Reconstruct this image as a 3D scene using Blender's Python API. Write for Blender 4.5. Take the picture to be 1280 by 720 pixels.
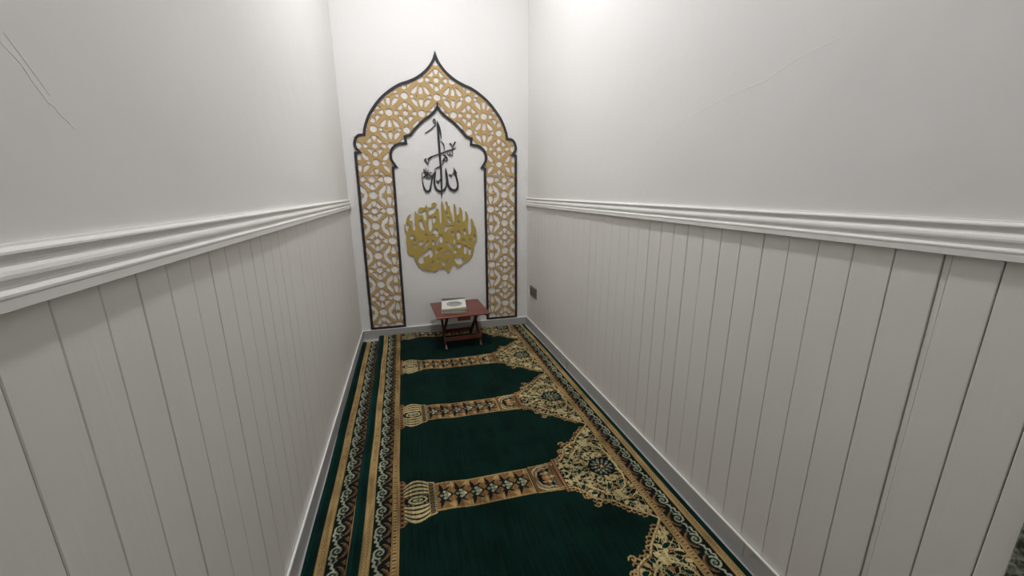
import bpy, bmesh, math, random
import numpy as np
from mathutils import Vector, Matrix
for o in list(bpy.data.objects): bpy.data.objects.remove(o)
SC = bpy.context.scene; COL = SC.collection
# ---------------------------------------------------------------- camera
def R_(a): return math.radians(a)
yaw, pit, rol, H = R_(14.818), R_(13.948), R_(-.261), 1.4741
F = Vector((math.sin(yaw)*math.cos(pit), math.cos(yaw)*math.cos(pit), -math.sin(pit)))
Rt = Vector((math.cos(yaw), -math.sin(yaw), 0)); Up = Rt.cross(F)
R2 = math.cos(rol)*Rt+math.sin(rol)*Up; U2 = -math.sin(rol)*Rt+math.cos(rol)*Up
cam = bpy.data.cameras.new('camera'); camo = bpy.data.objects.new('camera', cam); COL.objects.link(camo)
cam.sensor_width = 36; cam.lens = 487.03/1280*36; cam.clip_start = .02
camo.matrix_world = Matrix(((R2.x, U2.x, -F.x, 0), (R2.y, U2.y, -F.y, 0), (R2.z, U2.z, -F.z, H), (0, 0, 0, 1)))
SC.camera = camo
# ---------------------------------------------------------------- world, light, exposure
w = bpy.data.worlds.new('world'); SC.world = w; w.use_nodes = True
w.node_tree.nodes['Background'].inputs[0].default_value = (.9, .95, 1, 1); w.node_tree.nodes['Background'].inputs[1].default_value = .05
SC.view_settings.view_transform = 'Standard'; SC.view_settings.look = 'None'; SC.view_settings.gamma = 1
SC.view_settings.use_curve_mapping = False; SC.view_settings.exposure = 0.0
LAMP_BACK, FILL_FRONT = 425.0, 46.0      # emission strength of the ceiling lamp and the added front fill
LCOL_BACK, FILL_COL_FRONT = (.985, .985, 1), (1, .975, .93)
# ---------------------------------------------------------------- dimensions
XL, XR, D, YF = -.525, 1.243, 4.036, -1.5
ZC = 4.10
CX = .345
# ---------------------------------------------------------------- helpers
def link(name, me, mat=None, parent=None):
    o = bpy.data.objects.new(name, me); COL.objects.link(o)
    if mat and not len(me.materials): me.materials.append(mat)
    if parent: o.parent = parent
    return o
def obj(name, bm, mat, parent=None, smooth=False):
    me = bpy.data.meshes.new(name); bm.normal_update(); bm.to_mesh(me); bm.free()
    if smooth:
        for p in me.polygons: p.use_smooth = True
    return link(name, me, mat, parent)
def box(bm, x0, x1, y0, y1, z0, z1, bev=0, M=None):
    r = bmesh.ops.create_cube(bm, size=1)
    vs = r['verts']
    for v in vs:
        v.co = Vector(((x0+x1)/2+v.co.x*(x1-x0), (y0+y1)/2+v.co.y*(y1-y0), (z0+z1)/2+v.co.z*(z1-z0)))
    if bev:
        es = list({e for v in vs for e in v.link_edges})
        r = bmesh.ops.bevel(bm, geom=es, offset=bev, segments=1, affect='EDGES'); vs = r['verts']
    if M is not None:
        for v in vs: v.co = M @ v.co
    return vs
def B(name, dims, mat, parent=None, bev=0, M=None):
    bm = bmesh.new(); box(bm, *dims, bev=bev, M=M); return obj(name, bm, mat, parent)
def tag(o, label, cat, group=None):
    o['label'] = label; o['category'] = cat
    if group: o['group'] = group
    return o
def struct(o): o['kind'] = 'structure'; return o
def empty(name, loc, rz=0):
    o = bpy.data.objects.new(name, None); COL.objects.link(o); o.location = loc; o.rotation_euler = (0, 0, rz); o.empty_display_size = .05; return o
def extrude_profile(bm, prof, fn, ends=True):
    """prof: list of (a,b); fn(a,b,t) -> point, t in (0,1) ends"""
    A = [bm.verts.new(fn(a, b, 0)) for a, b in prof]; Bv = [bm.verts.new(fn(a, b, 1)) for a, b in prof]
    n = len(prof)
    for i in range(n):
        j = (i+1) % n
        bm.faces.new((A[i], A[j], Bv[j], Bv[i]))
    if ends: bm.faces.new(A[::-1]); bm.faces.new(Bv)
    bmesh.ops.recalc_face_normals(bm, faces=bm.faces)
# ---------------------------------------------------------------- materials
def mat(name, col, rough=.5, spec=.5, bump=None, vary=None, coat=0, metallic=0):
    m = bpy.data.materials.new(name); m.use_nodes = True; nt = m.node_tree; N = nt.nodes; L = nt.links
    p = N['Principled BSDF']; p.inputs['Base Color'].default_value = (*col, 1); p.inputs['Roughness'].default_value = rough
    p.inputs['Specular IOR Level'].default_value = spec; p.inputs['Metallic'].default_value = metallic
    if coat: p.inputs['Coat Weight'].default_value = coat; p.inputs['Coat Roughness'].default_value = .15
    tc = N.new('ShaderNodeTexCoord'); geo = N.new('ShaderNodeNewGeometry')
    if vary:   # (scale, amount, scale vector)
        mp = N.new('ShaderNodeMapping'); mp.inputs['Scale'].default_value = vary[2]; L.new(geo.outputs['Position'], mp.inputs[0])
        n = N.new('ShaderNodeTexNoise'); n.inputs['Scale'].default_value = vary[0]; n.inputs['Detail'].default_value = 4; L.new(mp.outputs[0], n.inputs['Vector'])
        mx = N.new('ShaderNodeMix'); mx.data_type = 'RGBA'
        mx.inputs[6].default_value = (*[c*(1-vary[1]) for c in col], 1); mx.inputs[7].default_value = (*[min(1, c*(1+vary[1])) for c in col], 1)
        L.new(n.outputs['Fac'], mx.inputs[0]); L.new(mx.outputs[2], p.inputs['Base Color'])
    if bump:   # (scale, strength, distance, scale vector)
        mp = N.new('ShaderNodeMapping'); mp.inputs['Scale'].default_value = bump[3]; L.new(geo.outputs['Position'], mp.inputs[0])
        n = N.new('ShaderNodeTexNoise'); n.inputs['Scale'].default_value = bump[0]; n.inputs['Detail'].default_value = 5; n.inputs['Distortion'].default_value = bump[4] if len(bump) > 4 else 0
        L.new(mp.outputs[0], n.inputs['Vector'])
        b = N.new('ShaderNodeBump'); b.inputs['Strength'].default_value = bump[1]; b.inputs['Distance'].default_value = bump[2]
        L.new(n.outputs['Fac'], b.inputs['Height']); L.new(b.outputs[0], p.inputs['Normal'])
    return m
U1 = (1, 1, 1)
M_wall = mat('white painted plaster', (.80, .79, .775), .55, .3, bump=(2.2, .35, .03, (1, 1, 1)), vary=(1.1, .02, U1))
M_board = mat('warm grey embossed panel board', (.745, .728, .695), .42, .4, bump=(7, .13, .005, (3, 3, .22), 2.2), vary=(.9, .03, (1, 2, .6)))
M_gap = mat('grey panel joint', (.40, .385, .36), .8, .1)
M_rail = mat('white gloss moulding', (.80, .785, .765), .48, .4)
M_cap = mat('white tile trim', (.86, .85, .84), .35, .5)
M_floor = mat('grey stone floor', (.42, .42, .41), .4, .4, vary=(6, .15, U1))
M_ceil = mat('white ceiling paint', (.86, .85, .83), .7, .2, bump=(3, .1, .01, U1))
M_black = mat('black acrylic', (.030, .032, .038), .33, .45)
M_gold = mat('gold cut acrylic', (.50, .335, .145), .42, .4, metallic=.0, vary=(60, .08, U1))
M_olive = mat('brushed gold acrylic', (.44, .325, .085), .42, .4, metallic=.0, vary=(50, .08, U1))
M_red = mat('red brown varnished wood', (.155, .036, .024), .38, .5, vary=(9, .22, (1, 8, 1)))
M_red_shade = mat('shaded red brown varnished wood', (.060, .016, .012), .42, .4, vary=(9, .22, (1, 8, 1)))  # darker copy of the table wood: shade under the top put into the colour
M_cream = mat('cream book cover', (.74, .72, .66), .35, .5)
M_bgreen = mat('olive green book cover', (.20, .25, .09), .35, .5)
M_bdark = mat('dark green book cover', (.075, .085, .065), .35, .5)
M_lime = mat('yellow green book foil', (.50, .52, .16), .3, .5)
M_page = mat('grey page block', (.42, .42, .42), .8, .2, vary=(300, .15, (.1, .1, 4)))
M_socket = mat('taupe socket plate', (.17, .135, .11), .35, .5)
M_socketd = mat('dark socket insert', (.07, .06, .05), .4, .5)
M_grime = mat('grey corner sealant', (.62, .60, .57), .6, .3)
M_lampframe = mat('white lamp frame', (.8, .8, .8), .4)
def marble(name, base, vein, scale, rough=.28, contrast=(.42, .62)):
    m = bpy.data.materials.new(name); m.use_nodes = True; nt = m.node_tree; N = nt.nodes; L = nt.links; p = N['Principled BSDF']
    geo = N.new('ShaderNodeNewGeometry')
    n = N.new('ShaderNodeTexNoise'); n.inputs['Scale'].default_value = scale; n.inputs['Detail'].default_value = 6; n.inputs['Distortion'].default_value = 1.2
    L.new(geo.outputs['Position'], n.inputs['Vector'])
    r = N.new('ShaderNodeValToRGB'); r.color_ramp.elements[0].position = contrast[0]; r.color_ramp.elements[1].position = contrast[1]
    r.color_ramp.elements[0].color = (*vein, 1); r.color_ramp.elements[1].color = (*base, 1)
    L.new(n.outputs['Fac'], r.inputs[0]); L.new(r.outputs[0], p.inputs['Base Color']); p.inputs['Roughness'].default_value = rough
    return m
M_tile = marble('grey marble skirting tile', (.43, .425, .415), (.24, .215, .19), 4.5, .4, (.27, .38))
M_granite = marble('mottled dark green granite', (.34, .36, .31), (.035, .042, .03), 62, .35, (.42, .64))
def emis(name, col, s):
    m = bpy.data.materials.new(name); m.use_nodes = True; nt = m.node_tree; N = nt.nodes; N.remove(N['Principled BSDF'])
    e = N.new('ShaderNodeEmission'); e.inputs[0].default_value = (*col, 1); e.inputs[1].default_value = s
    nt.links.new(e.outputs[0], N['Material Output'].inputs[0]); return m
# ---------------------------------------------------------------- room shell
T = .12
floor = struct(B('floor', (XL-T, XR+T, YF-T, D+T, -.1, 0), M_floor))
ceiling = struct(B('ceiling', (XL-T, XR+T, YF-T, D+T, ZC, ZC+.1), M_ceil))
wall_back = struct(B('wall_back', (XL-T, XR+T, D, D+T, 0, ZC), M_wall))
wall_front = struct(B('wall_front', (XL-T, XR+T, YF-T, YF, 0, ZC), M_wall))
ZP = 1.333        # top of the panelling behind the rail
PT = .010         # board thickness: the wall face stands behind the boards
wall_left = struct(B('wall_left', (XL-T, XL-PT, YF, D, 0, ZC), M_gap)); wall_right = struct(B('wall_right', (XR+PT, XR+T, YF, D, 0, ZC), M_gap))
B('plaster', (XL-PT, XL, YF, D, ZP+.03, ZC), M_wall, wall_left); B('plaster', (XR, XR+PT, YF, D, ZP+.03, ZC), M_wall, wall_right)
# boards, one by one
rnd = random.Random(4)
def board_mesh(wd, sgn):
    bm = bmesh.new(); box(bm, -PT/2, PT/2, 0, wd, .06, ZP+.03, bev=.0016)
    me = bpy.data.meshes.new('board'); bm.to_mesh(me); bm.free(); me.materials.append(M_board); return me
BM = {}
def board(parent, side, y0, y1, dx=0, tilt=0):
    key = (round(y1-y0, 4), side)
    if key not in BM: BM[key] = board_mesh(y1-y0, side)
    o = bpy.data.objects.new('board', BM[key]); COL.objects.link(o); o.parent = parent
    x = (XL-PT/2) if side < 0 else (XR+PT/2)
    o.location = (x-side*dx, y0, 0); o.rotation_euler = (0, 0, tilt)
G = .0017
def run(parent, side, ys):
    for a, b in zip(ys[:-1], ys[1:]):
        g = G*rnd.choice((.5, .8, 1, 1, 1.4)); board(parent, side, a+g/2, b-g/2, rnd.uniform(-.0006, .0006), rnd.uniform(-.004, .004))
gl = [.7186+.1*k for k in range(-22, 34)]; gl = [y for y in gl if YF < y < D-.02]; run(wall_left, -1, [YF]+gl+[D])
gr = [.7298+.1*k for k in range(0, 34)]; gr = [y for y in gr if y < D-.02]
board(wall_right, 1, .6315, .7285); run(wall_right, 1, [.7298]+gr[1:]+[D])
board(wall_right, 1, .6155, .6300, -.0035)                     # narrow set-back strip at the sheet joint
board(wall_right, 1, .5300, .6140, .0005); board(wall_right, 1, .4325, .5275); board(wall_right, 1, .3600, .4300)
run(wall_right, 1, [YF+.1*k for k in range(0, 12)])
# granite jamb beside the last board
j = struct(B('trim_3', (XR-.010, XR+.05, -.30, .386, 0, 2.15), M_granite, bev=.003))
# chair rail
prof = [(0, 1.4087), (.0075, 1.4087), (.0085, 1.4050), (.0125, 1.4035), (.0160, 1.4000), (.0165, 1.3965), (.0135, 1.3925), (.0110, 1.3880), (.0105, 1.3840),
        (.0125, 1.3800), (.0160, 1.3755), (.0180, 1.3700), (.0180, 1.3650), (.0155, 1.3600), (.0130, 1.3560), (.0135, 1.3520), (.0180, 1.3495), (.0205, 1.3465), (.0205, 1.3430), (.0195, 1.3400), (.0195, 1.3255), (.0185, 1.3246), (0, 1.3246)]
for nm, fx in (('trim_1', lambda p: XL+p), ('trim_2', lambda p: XR-p)):
    bm = bmesh.new(); y0 = YF if nm == 'trim_1' else .386
    extrude_profile(bm, prof, lambda a, b, t: Vector((fx(a), y0+(D-y0)*t, b)))
    o = struct(obj(nm, bm, M_rail))
# skirting tiles with white cap
def skirting(name, x0, x1, y0, y1, axis, face, zt):
    root = None
    if axis == 'y':
        L_ = y1-y0; n = max(1, round(L_/.6)); st = L_/n
        bx = lambda a, b: (x0, x1, a, b)
        xc = (x0-.0015, x1+.0015) if face > 0 else (x0-.0015, x1)
        root = struct(B(name, (x0, x1, y0, y1, 0, .02), M_tile))
        for k in range(n): B('tile', (x0, x1, y0+k*st+.0008, y0+(k+1)*st-.0008, .02, zt-.007), M_tile, root, bev=.0008)
        B('cap', (x1-.0075 if face > 0 else x0-.0012, x1+.0012 if face > 0 else x0+.0085, y0, y1, zt-.007, zt), M_cap, root, bev=.0012)
        B('tile_back', (x0, x1-.0078, y0, y1, zt-.009, zt-.001) if face > 0 else (x0+.0088, x1, y0, y1, zt-.009, zt-.001), M_tile, root)
    else:
        L_ = x1-x0; n = max(1, round(L_/.6)); st = L_/n
        root = struct(B(name, (x0, x1, y0, y1, 0, .02), M_tile))
        for k in range(n): B('tile', (x0+k*st+.0008, x0+(k+1)*st-.0008, y0, y1, .02, zt-.009), M_tile, root, bev=.0008)
        B('cap', (x0, x1, y0-.0015, y1, zt-.009, zt), M_cap, root, bev=.002)
    return root
skirting('baseboard_left', XL, XL+.0125, YF, D, 'y', 1, .0975)
skirting('baseboard_right', XR-.0125, XR, .388, D, 'y', -1, .0975)
skirting('baseboard_back', XL+.014, XR-.014, D-.0125, D, 'x', 1, .0975)
# faint plaster ridges (sealed cracks), built as raised beads on the walls
def bead(pts, ax, parent, wid=.003, h=.0005, m=None):
    bm = bmesh.new(); P = [Vector(p) for p in pts]; prev = None; nrm = Vector(ax)
    for i, p in enumerate(P):
        d = (P[min(i+1, len(P)-1)]-P[max(i-1, 0)]).normalized(); s = d.cross(nrm).normalized()*wid/2
        a, c, b = bm.verts.new(p-s), bm.verts.new(p+nrm*h), bm.verts.new(p+s)
        if prev:
            bm.faces.new((prev[0], a, c, prev[1])); bm.faces.new((prev[1], c, b, prev[2]))
        prev = (a, c, b)
    bmesh.ops.recalc_face_normals(bm, faces=bm.faces)
    return obj('crack', bm, m or M_wall, parent)
def xl(l): return [(XL, y, z) for y, z in l]
bead(xl([(.745, 1.700), (.762, 1.677), (.786, 1.656), (.800, 1.632), (.812, 1.617), (.818, 1.606)]), (1, 0, 0), wall_left)
bead(xl([(.772, 1.692), (.790, 1.668), (.806, 1.647), (.815, 1.634), (.824, 1.622)]), (1, 0, 0), wall_left)
bead(xl([(.815, 1.612), (.826, 1.607), (.834, 1.596), (.846, 1.588), (.856, 1.578)]), (1, 0, 0), wall_left)
bead([(XR, y, z) for y, z in [(.98, 1.90), (1.10, 1.885), (1.22, 1.845), (1.40, 1.83), (1.62, 1.79), (1.85, 1.72)]], (-1, 0, 0), wall_right, .004, .0006)
bead([(x, D, 1.280) for x in (XL+.01, -.485, -.44)], (0, -1, 0), wall_back, .003, .0008)
bead([(x, D, 1.060) for x in (1.128, 1.18, XR-.01)], (0, -1, 0), wall_back, .003, .0008)
bead([(x, D, 1.048) for x in (XL+.01, -.485, -.44)], (0, -1, 0), wall_back, .003, .0008)
# corner bead strips (slightly proud jointing tape in the back corners)
B('corner_tape', (XR-.030, XR-.0005, D-.0018, D, .10, ZC), M_wall, wall_back, bev=.0006)
B('corner_tape', (XL+.0005, XL+.035, D-.0018, D, .10, ZC), M_wall, wall_back, bev=.0006)
# ---------------------------------------------------------------- ceiling lamp and added front fill
def lamp(x, y, r, strength, col, label):
    t = empty('ceiling_light', (x, y, ZC)); tag(t, label, 'light')
    bm = bmesh.new(); n = 48
    ring = [(r+.012, 0), (r+.012, -.022), (r+.006, -.028), (r-.001, -.028), (r-.001, 0)]
    vs = [[bm.verts.new((a*math.cos(2*math.pi*k/n), a*math.sin(2*math.pi*k/n), z)) for a, z in ring] for k in range(n)]
    for k in range(n):
        for i in range(len(ring)): bm.faces.new((vs[k][i], vs[(k+1) % n][i], vs[(k+1) % n][(i+1) % len(ring)], vs[k][(i+1) % len(ring)]))
    bmesh.ops.recalc_face_normals(bm, faces=bm.faces)
    obj('frame', bm, M_lampframe, t)
    bm = bmesh.new(); bmesh.ops.create_cone(bm, cap_ends=True, segments=n, radius1=r-.0015, radius2=r-.0015, depth=.02, matrix=Matrix.Translation((0, 0, -.014)))
    obj('diffuser', bm, emis('lamp light', col, strength), t)
lamp(.24, 2.40, .11, LAMP_BACK, LCOL_BACK, 'round white ceiling light above the arch end of the room')
lamp(CX, -.6, .11, FILL_FRONT, FILL_COL_FRONT, 'added round fill light, unseen on the ceiling behind the camera')  # added fill out of view, brightens the near walls
# ---------------------------------------------------------------- mihrab arch on the back wall
def chaikin(P, n=1, closed=False):
    for _ in range(n):
        Q = []
        rng = range(len(P)) if closed else range(len(P)-1)
        if not closed: Q.append(P[0])
        for i in rng:
            a, b = P[i], P[(i+1) % len(P)]
            Q.append((.75*a[0]+.25*b[0], .75*a[1]+.25*b[1])); Q.append((.25*a[0]+.75*b[0], .25*a[1]+.75*b[1]))
        if not closed: Q.append(P[-1])
        P = Q
    return P
def catmull(P, m=6):
    out = []
    for i in range(len(P)-1):
        p0, p1, p2, p3 = P[max(i-1, 0)], P[i], P[i+1], P[min(i+2, len(P)-1)]
        for k in range(m):
            t = k/m
            out.append(tuple(.5*((2*p1[a])+(-p0[a]+p2[a])*t+(2*p0[a]-5*p1[a]+4*p2[a]-p3[a])*t*t+(-p0[a]+3*p1[a]-3*p2[a]+p3[a])*t**3) for a in range(len(p1))))
    out.append(tuple(P[-1])); return out
# outer edge, right half (dx, z), tip down to the foot
OUT = catmull([(0, 2.725), (.035, 2.640), (.096, 2.563), (.180, 2.500), (.262, 2.461), (.325, 2.439), (.405, 2.394), (.496, 2.324), (.572, 2.241), (.634, 2.150), (.675, 2.050), (.686, 1.994)]) \
    + [(.728, 1.989)] + catmull([(.728, 1.989), (.760, 1.960), (.7765, 1.912), (.772, 1.870), (.751, 1.838)])[1:] + [(.7775, 1.832), (.7775, .100)]
INN = catmull([(0, 2.305), (.014, 2.250), (.050, 2.204), (.086, 2.174), (.147, 2.130), (.211, 2.072), (.245, 2.035), (.272, 2.002)]) \
    + [(.328, 1.986), (.322, 1.930)] + catmull([(.322, 1.930), (.393, 1.916), (.447, 1.875), (.468, 1.819), (.464, 1.762)])[1:] + [(.433, 1.712), (.4555, 1.706), (.452, .100)]
# tidy the step on the inner line
def offset(P, d):
    """inward offset (towards -dx side / down) of an open polyline by d, mitred"""
    Q = []
    for i, p in enumerate(P):
        a = P[max(i-1, 0)]; b = P[min(i+1, len(P)-1)]
        def nn(u, v):
            dx, dz = v[0]-u[0], v[1]-u[1]; l = math.hypot(dx, dz) or 1; return (dz/l, -dx/l)
        n1 = nn(a, p) if i else nn(p, b); n2 = nn(p, b) if i < len(P)-1 else n1
        mx, mz = n1[0]+n2[0], n1[1]+n2[1]; l2 = mx*mx+mz*mz
        if l2 < .35: s = 2/.35
        else: s = 2/l2
        Q.append((p[0]+mx*s*d, p[1]+mz*s*d))
    return Q
def dedup(P):
    Q = [P[0]]
    for p in P[1:]:
        if math.hypot(p[0]-Q[-1][0], p[1]-Q[-1][1]) > 1e-4: Q.append(p)
    return Q
OUT, INN = dedup(OUT), dedup(INN)
BW = .0235
def band(name, P, y0, y1, foot, parent):
    """P right-half outer edge; closed ribbon inward by BW; mirrored; flat plate between y0 and y1"""
    Qn = offset(P, BW); Qn[0] = (0, P[0][1]-BW*2.6)
    for i in range(1, len(Qn)):
        if Qn[i][0] < 0.0: Qn[i] = (0.0005, Qn[i][1])
    bm = bmesh.new()
    for s in (1, -1):
        o_ = [(CX+s*a, z) for a, z in P]; i_ = [(CX+s*a, z) for a, z in Qn]
        i_[-1] = (i_[-1][0], P[-1][1])
        ring = []
        for y in (y0, y1): ring.append(([bm.verts.new((a, y, z)) for a, z in o_], [bm.verts.new((a, y, z)) for a, z in i_]))
        (fo, fi), (bo, bi) = ring
        for k in range(len(P)-1):
            for q in ((fo[k], fo[k+1], fi[k+1], fi[k]), (bo[k], bi[k], bi[k+1], bo[k+1]), (fo[k], bo[k], bo[k+1], fo[k+1]), (fi[k], fi[k+1], bi[k+1], bi[k])): bm.faces.new(q)
        bm.faces.new((fo[-1], bo[-1], bi[-1], fi[-1]))
    bmesh.ops.recalc_face_normals(bm, faces=bm.faces)
    return obj(name, bm, M_black, parent)
arch = empty('mihrab_arch', (CX, D, .098)); ai = Matrix.Translation((-CX, -D, -.098))
tag(arch, 'tall pointed arch panel with black outline and gold star lattice on the back wall', 'wall decoration')
def under(parent, o):   # keep world position under an un-rotated empty
    o.matrix_parent_inverse = Matrix.Translation(-Vector(parent.location)); return o
under(arch, band('outer_frame', OUT, D-.014, D-.0005, 0, arch)); 
INO = [(a, z) for a, z in INN]
under(arch, band('inner_frame', INO, D-.014, D-.0005, 0, arch))
for s in (-1, 1):
    a, b = sorted((CX+s*(.7775-BW+.0003), CX+s*(.452+.0003))); under(arch, B('foot_bar', (a, b, D-.0138, D-.0006, .0985, .1200), M_black, arch))
# lattice
def polyfull(P): return [(CX+a, z) for a, z in P]+[(CX-a, z) for a, z in P[::-1]]
PO, PI = np.array(polyfull(offset(OUT, .010))), np.array(polyfull(INN))
PO = np.array([(x, z) for x, z in PO])
def inside(P, x, z):
    r = np.zeros(x.shape, bool); n = len(P); jx, jz = P[-1]
    for ix, iz in P:
        c = ((iz > z) != (jz > z)) & (x < (jx-ix)*(z-iz)/((jz-iz) if jz != iz else 1e-9)+ix); r ^= c; jx, jz = ix, iz
    return r
def arc(cx, cy, r, a0, a1, n=10): return [(cx+r*math.cos(R_(a0+(a1-a0)*k/n)), cy+r*math.sin(R_(a0+(a1-a0)*k/n))) for k in range(n+1)]
class Plate:
    """flat plate with openings: painted on a fine grid, contoured and extruded"""
    def __init__(s, x0, x1, z0, z1, h, ss=2):
        s.x0, s.z0, s.h, s.ss = x0, z0, h, ss; s.nx, s.nz = int((x1-x0)/h)+2, int((z1-z0)/h)+2
        s.X = x0+(np.arange(s.nx*ss)+.5)*h/ss; s.Z = z0+(np.arange(s.nz*ss)+.5)*h/ss; s.m = np.zeros((s.nz*ss, s.nx*ss), bool)
    def poly(s, P, val, ok=None):
        P = np.array(P); hs = s.h/s.ss
        i0, i1 = max(0, int((P[:, 0].min()-s.x0)/hs)-1), min(s.m.shape[1], int((P[:, 0].max()-s.x0)/hs)+2)
        j0, j1 = max(0, int((P[:, 1].min()-s.z0)/hs)-1), min(s.m.shape[0], int((P[:, 1].max()-s.z0)/hs)+2)
        if i1 <= i0 or j1 <= j0: return
        X, Z = np.meshgrid(s.X[i0:i1], s.Z[j0:j1]); k = inside(P, X, Z)
        if ok is not None: k &= ok(X, Z)
        s.m[j0:j1, i0:i1][k] = val
    def mesh(s, name, yf, yb, mt, blur=1, off=(0, 0, 0)):
        f = s.m.astype(np.float32); f = np.pad(f, s.ss)
        for _ in range(blur):
            f = (f+np.roll(f, 1, 0)+np.roll(f, -1, 0))/3; f = (f+np.roll(f, 1, 1)+np.roll(f, -1, 1))/3
        g = f.reshape(s.nz+2, s.ss, s.nx+2, s.ss).mean((1, 3)); h = s.h; gx0, gz0 = s.x0-h/2, s.z0-h/2
        V, Fc = [], []; vid = {}
        def vert(key, x, y, z):
            k = vid.get(key)
            if k is None: k = vid[key] = len(V); V.append((x-off[0], y-off[1], z-off[2]))
            return k
        ins = g > .5; full = ins[:-1, :-1] & ins[1:, :-1] & ins[:-1, 1:] & ins[1:, 1:]; any_ = ins[:-1, :-1] | ins[1:, :-1] | ins[:-1, 1:] | ins[1:, 1:]
        for j in range(full.shape[0]):          # full cells: runs along x
            row = full[j]; d = np.flatnonzero(np.diff(np.concatenate([[0], row.astype(np.int8), [0]])))
            for a, b in zip(d[::2], d[1::2]):
                q = [(a, j), (b, j), (b, j+1), (a, j+1)]
                Fc.append([vert((x_, z_, 'f'), gx0+x_*h, yf, gz0+z_*h) for x_, z_ in q])
        for j, i in zip(*np.nonzero(any_ & ~full)):
            cs = [(i, j), (i+1, j), (i+1, j+1), (i, j+1)]; pf = []; kind = []
            for k in range(4):
                a, b = cs[k], cs[(k+1) % 4]; ga, gb = g[a[1], a[0]], g[b[1], b[0]]
                if ga > .5: pf.append(('c', a[0], a[1], gx0+a[0]*h, gz0+a[1]*h)); kind.append(0)
                if (ga > .5) != (gb > .5):
                    t = float((.5-ga)/(gb-ga)); pf.append(('e', min(a, b), max(a, b), gx0+(a[0]+(b[0]-a[0])*t)*h, gz0+(a[1]+(b[1]-a[1])*t)*h)); kind.append(1 if ga > .5 else 2)
            ids = [vert((p[1], p[2], 'f'), p[3], yf, p[4]) for p in pf]
            if len(ids) > 2: Fc.append(ids)
            n = len(pf)
            for k in range(n):
                k2 = (k+1) % n
                if kind[k] == 1 and kind[k2] == 2:
                    A, B_ = pf[k], pf[k2]
                    Fc.append([ids[k2], ids[k], vert((A[1], A[2], 'b'), A[3], yb, A[4]), vert((B_[1], B_[2], 'b'), B_[3], yb, B_[4])])
        me = bpy.data.meshes.new(name); me.from_pydata(V, [], Fc); me.validate(); me.materials.append(mt); return link(name, me)
def drop(cx, cz, L_, W_, ang, n=14):
    """teardrop opening, point in direction ang (degrees)"""
    c, q = math.cos(R_(ang)), math.sin(R_(ang)); out = []
    for k in range(n):
        t = 2*math.pi*k/n; u = math.cos(t); v = math.sin(t)*(1-.42*max(0, u)**1.2)*(1 if u < 0 else 1); r_ = u*L_/2; w_ = v*W_/2*(1.0 if u < .2 else (1-.55*(u-.2)))
        out.append((cx+r_*c-w_*q, cz+r_*q+w_*c))
    return out
def circ(cx, cz, r_): return [(cx+r_*math.cos(2*math.pi*k/16), cz+r_*math.sin(2*math.pi*k/16)) for k in range(16)]
# openings in the quarter cell: A(0,0) rosette, X(1,0), Q(0,1) small rosette, B(1,1) fan rosette
def mir_x(P, ax): return P+[(2*ax-a, b) for a, b in P[::-1]]
def mir_y(P, ay): return P+[(a, 2*ay-b) for a, b in P[::-1]]
CELL = [circ(0, 0, .228), circ(1, 1, .228), circ(0, 1, .178),
        mir_x([(0, .345), (.10, .355), (.150, .42), (.150, .50), (.10, .61), (0, .735)], 0), mir_y([(.265+.09, 1), (.46, .905), (.56, .855), (.63, .850), (.675, .89), (.685, 1)], 1),
        [(.215, .43), (.20, .58), (.135, .70), (.215, .785), (.30, .865), (.42, .80), (.57, .785), (.37, .63)],
        [(.43, .13), (.40, .25), (.50, .41), (.64, .54), (.80, .66), (.805, .50), (.76, .30), (.66, .16), (.54, .11)],
        mir_x([(1, .12), (.90, .10), (.868, .26), (.885, .42), (.94, .56), (1, .66)], 1),
        mir_y([(.345, 0), (.345, .08), (.41, .125), (.51, .11), (.58, 0)], 0), circ(.74, 0, .045)]
def cells(pl, ox, oz, u, k, ok, nx, nz):
    for i in range(-nx, nx+1):
        for q in range(-nz, nz+1):
            cx, cz = ox+2*u*i, oz+2*u*q
            if not (-.9 < cx < 1.6 and -.3 < cz < 3): continue
            for P in CELL:
                mx, mz = sum(p[0] for p in P)/len(P), sum(p[1] for p in P)/len(P); G_ = [(mx+(a-mx)*k, mz+(b-mz)*k) for a, b in P]
                for sx in (1, -1):
                    for sz in (1, -1): pl.poly([(cx+sx*a*u, cz+sz*b*u) for a, b in G_], False, ok)
def ribbons(bm, strokes, yf, yb, jit=.0004, seed=1):
    """strokes: list of (points, width | widths)"""
    rr = random.Random(seed)
    for P, wd in strokes:
        n = len(P); W = wd if isinstance(wd, (list, tuple)) else [wd]*n
        y = yf-rr.random()*jit; prev = None; sh = rr.random()*jit
        for i in range(n):
            a, b = P[max(i-1, 0)], P[min(i+1, n-1)]; dx, dz = b[0]-a[0], b[1]-a[1]; l = math.hypot(dx, dz) or 1
            sx, sz = -dz/l*W[i]/2, dx/l*W[i]/2; x, z = P[i]
            cur = (bm.verts.new((x-sx, yb, z-sz)), bm.verts.new((x-sx, y, z-sz)), bm.verts.new((x+sx, y, z+sz)), bm.verts.new((x+sx, yb, z+sz)))
            if prev:
                for q in range(3): bm.faces.new((prev[q], cur[q], cur[q+1], prev[q+1]))
            else: bm.faces.new((cur[3], cur[2], cur[1], cur[0]))
            prev = cur
        bm.faces.new(prev)
ZJ = 1.63
pl = Plate(-.46, 1.15, .08, 2.75, .0026); pl.poly(PO, True); pl.poly(PI, False)
cells(pl, CX, 2.334, .1478, .96, lambda x, z: z > ZJ+.003, 4, 10)
for s in (1, -1): cells(pl, CX+s*.643, 1.445, .1455, 1.15, (lambda x, z: (z < ZJ-.004) & (x > CX)) if s > 0 else (lambda x, z: (z < ZJ-.004) & (x < CX)), 1, 12)
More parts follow.
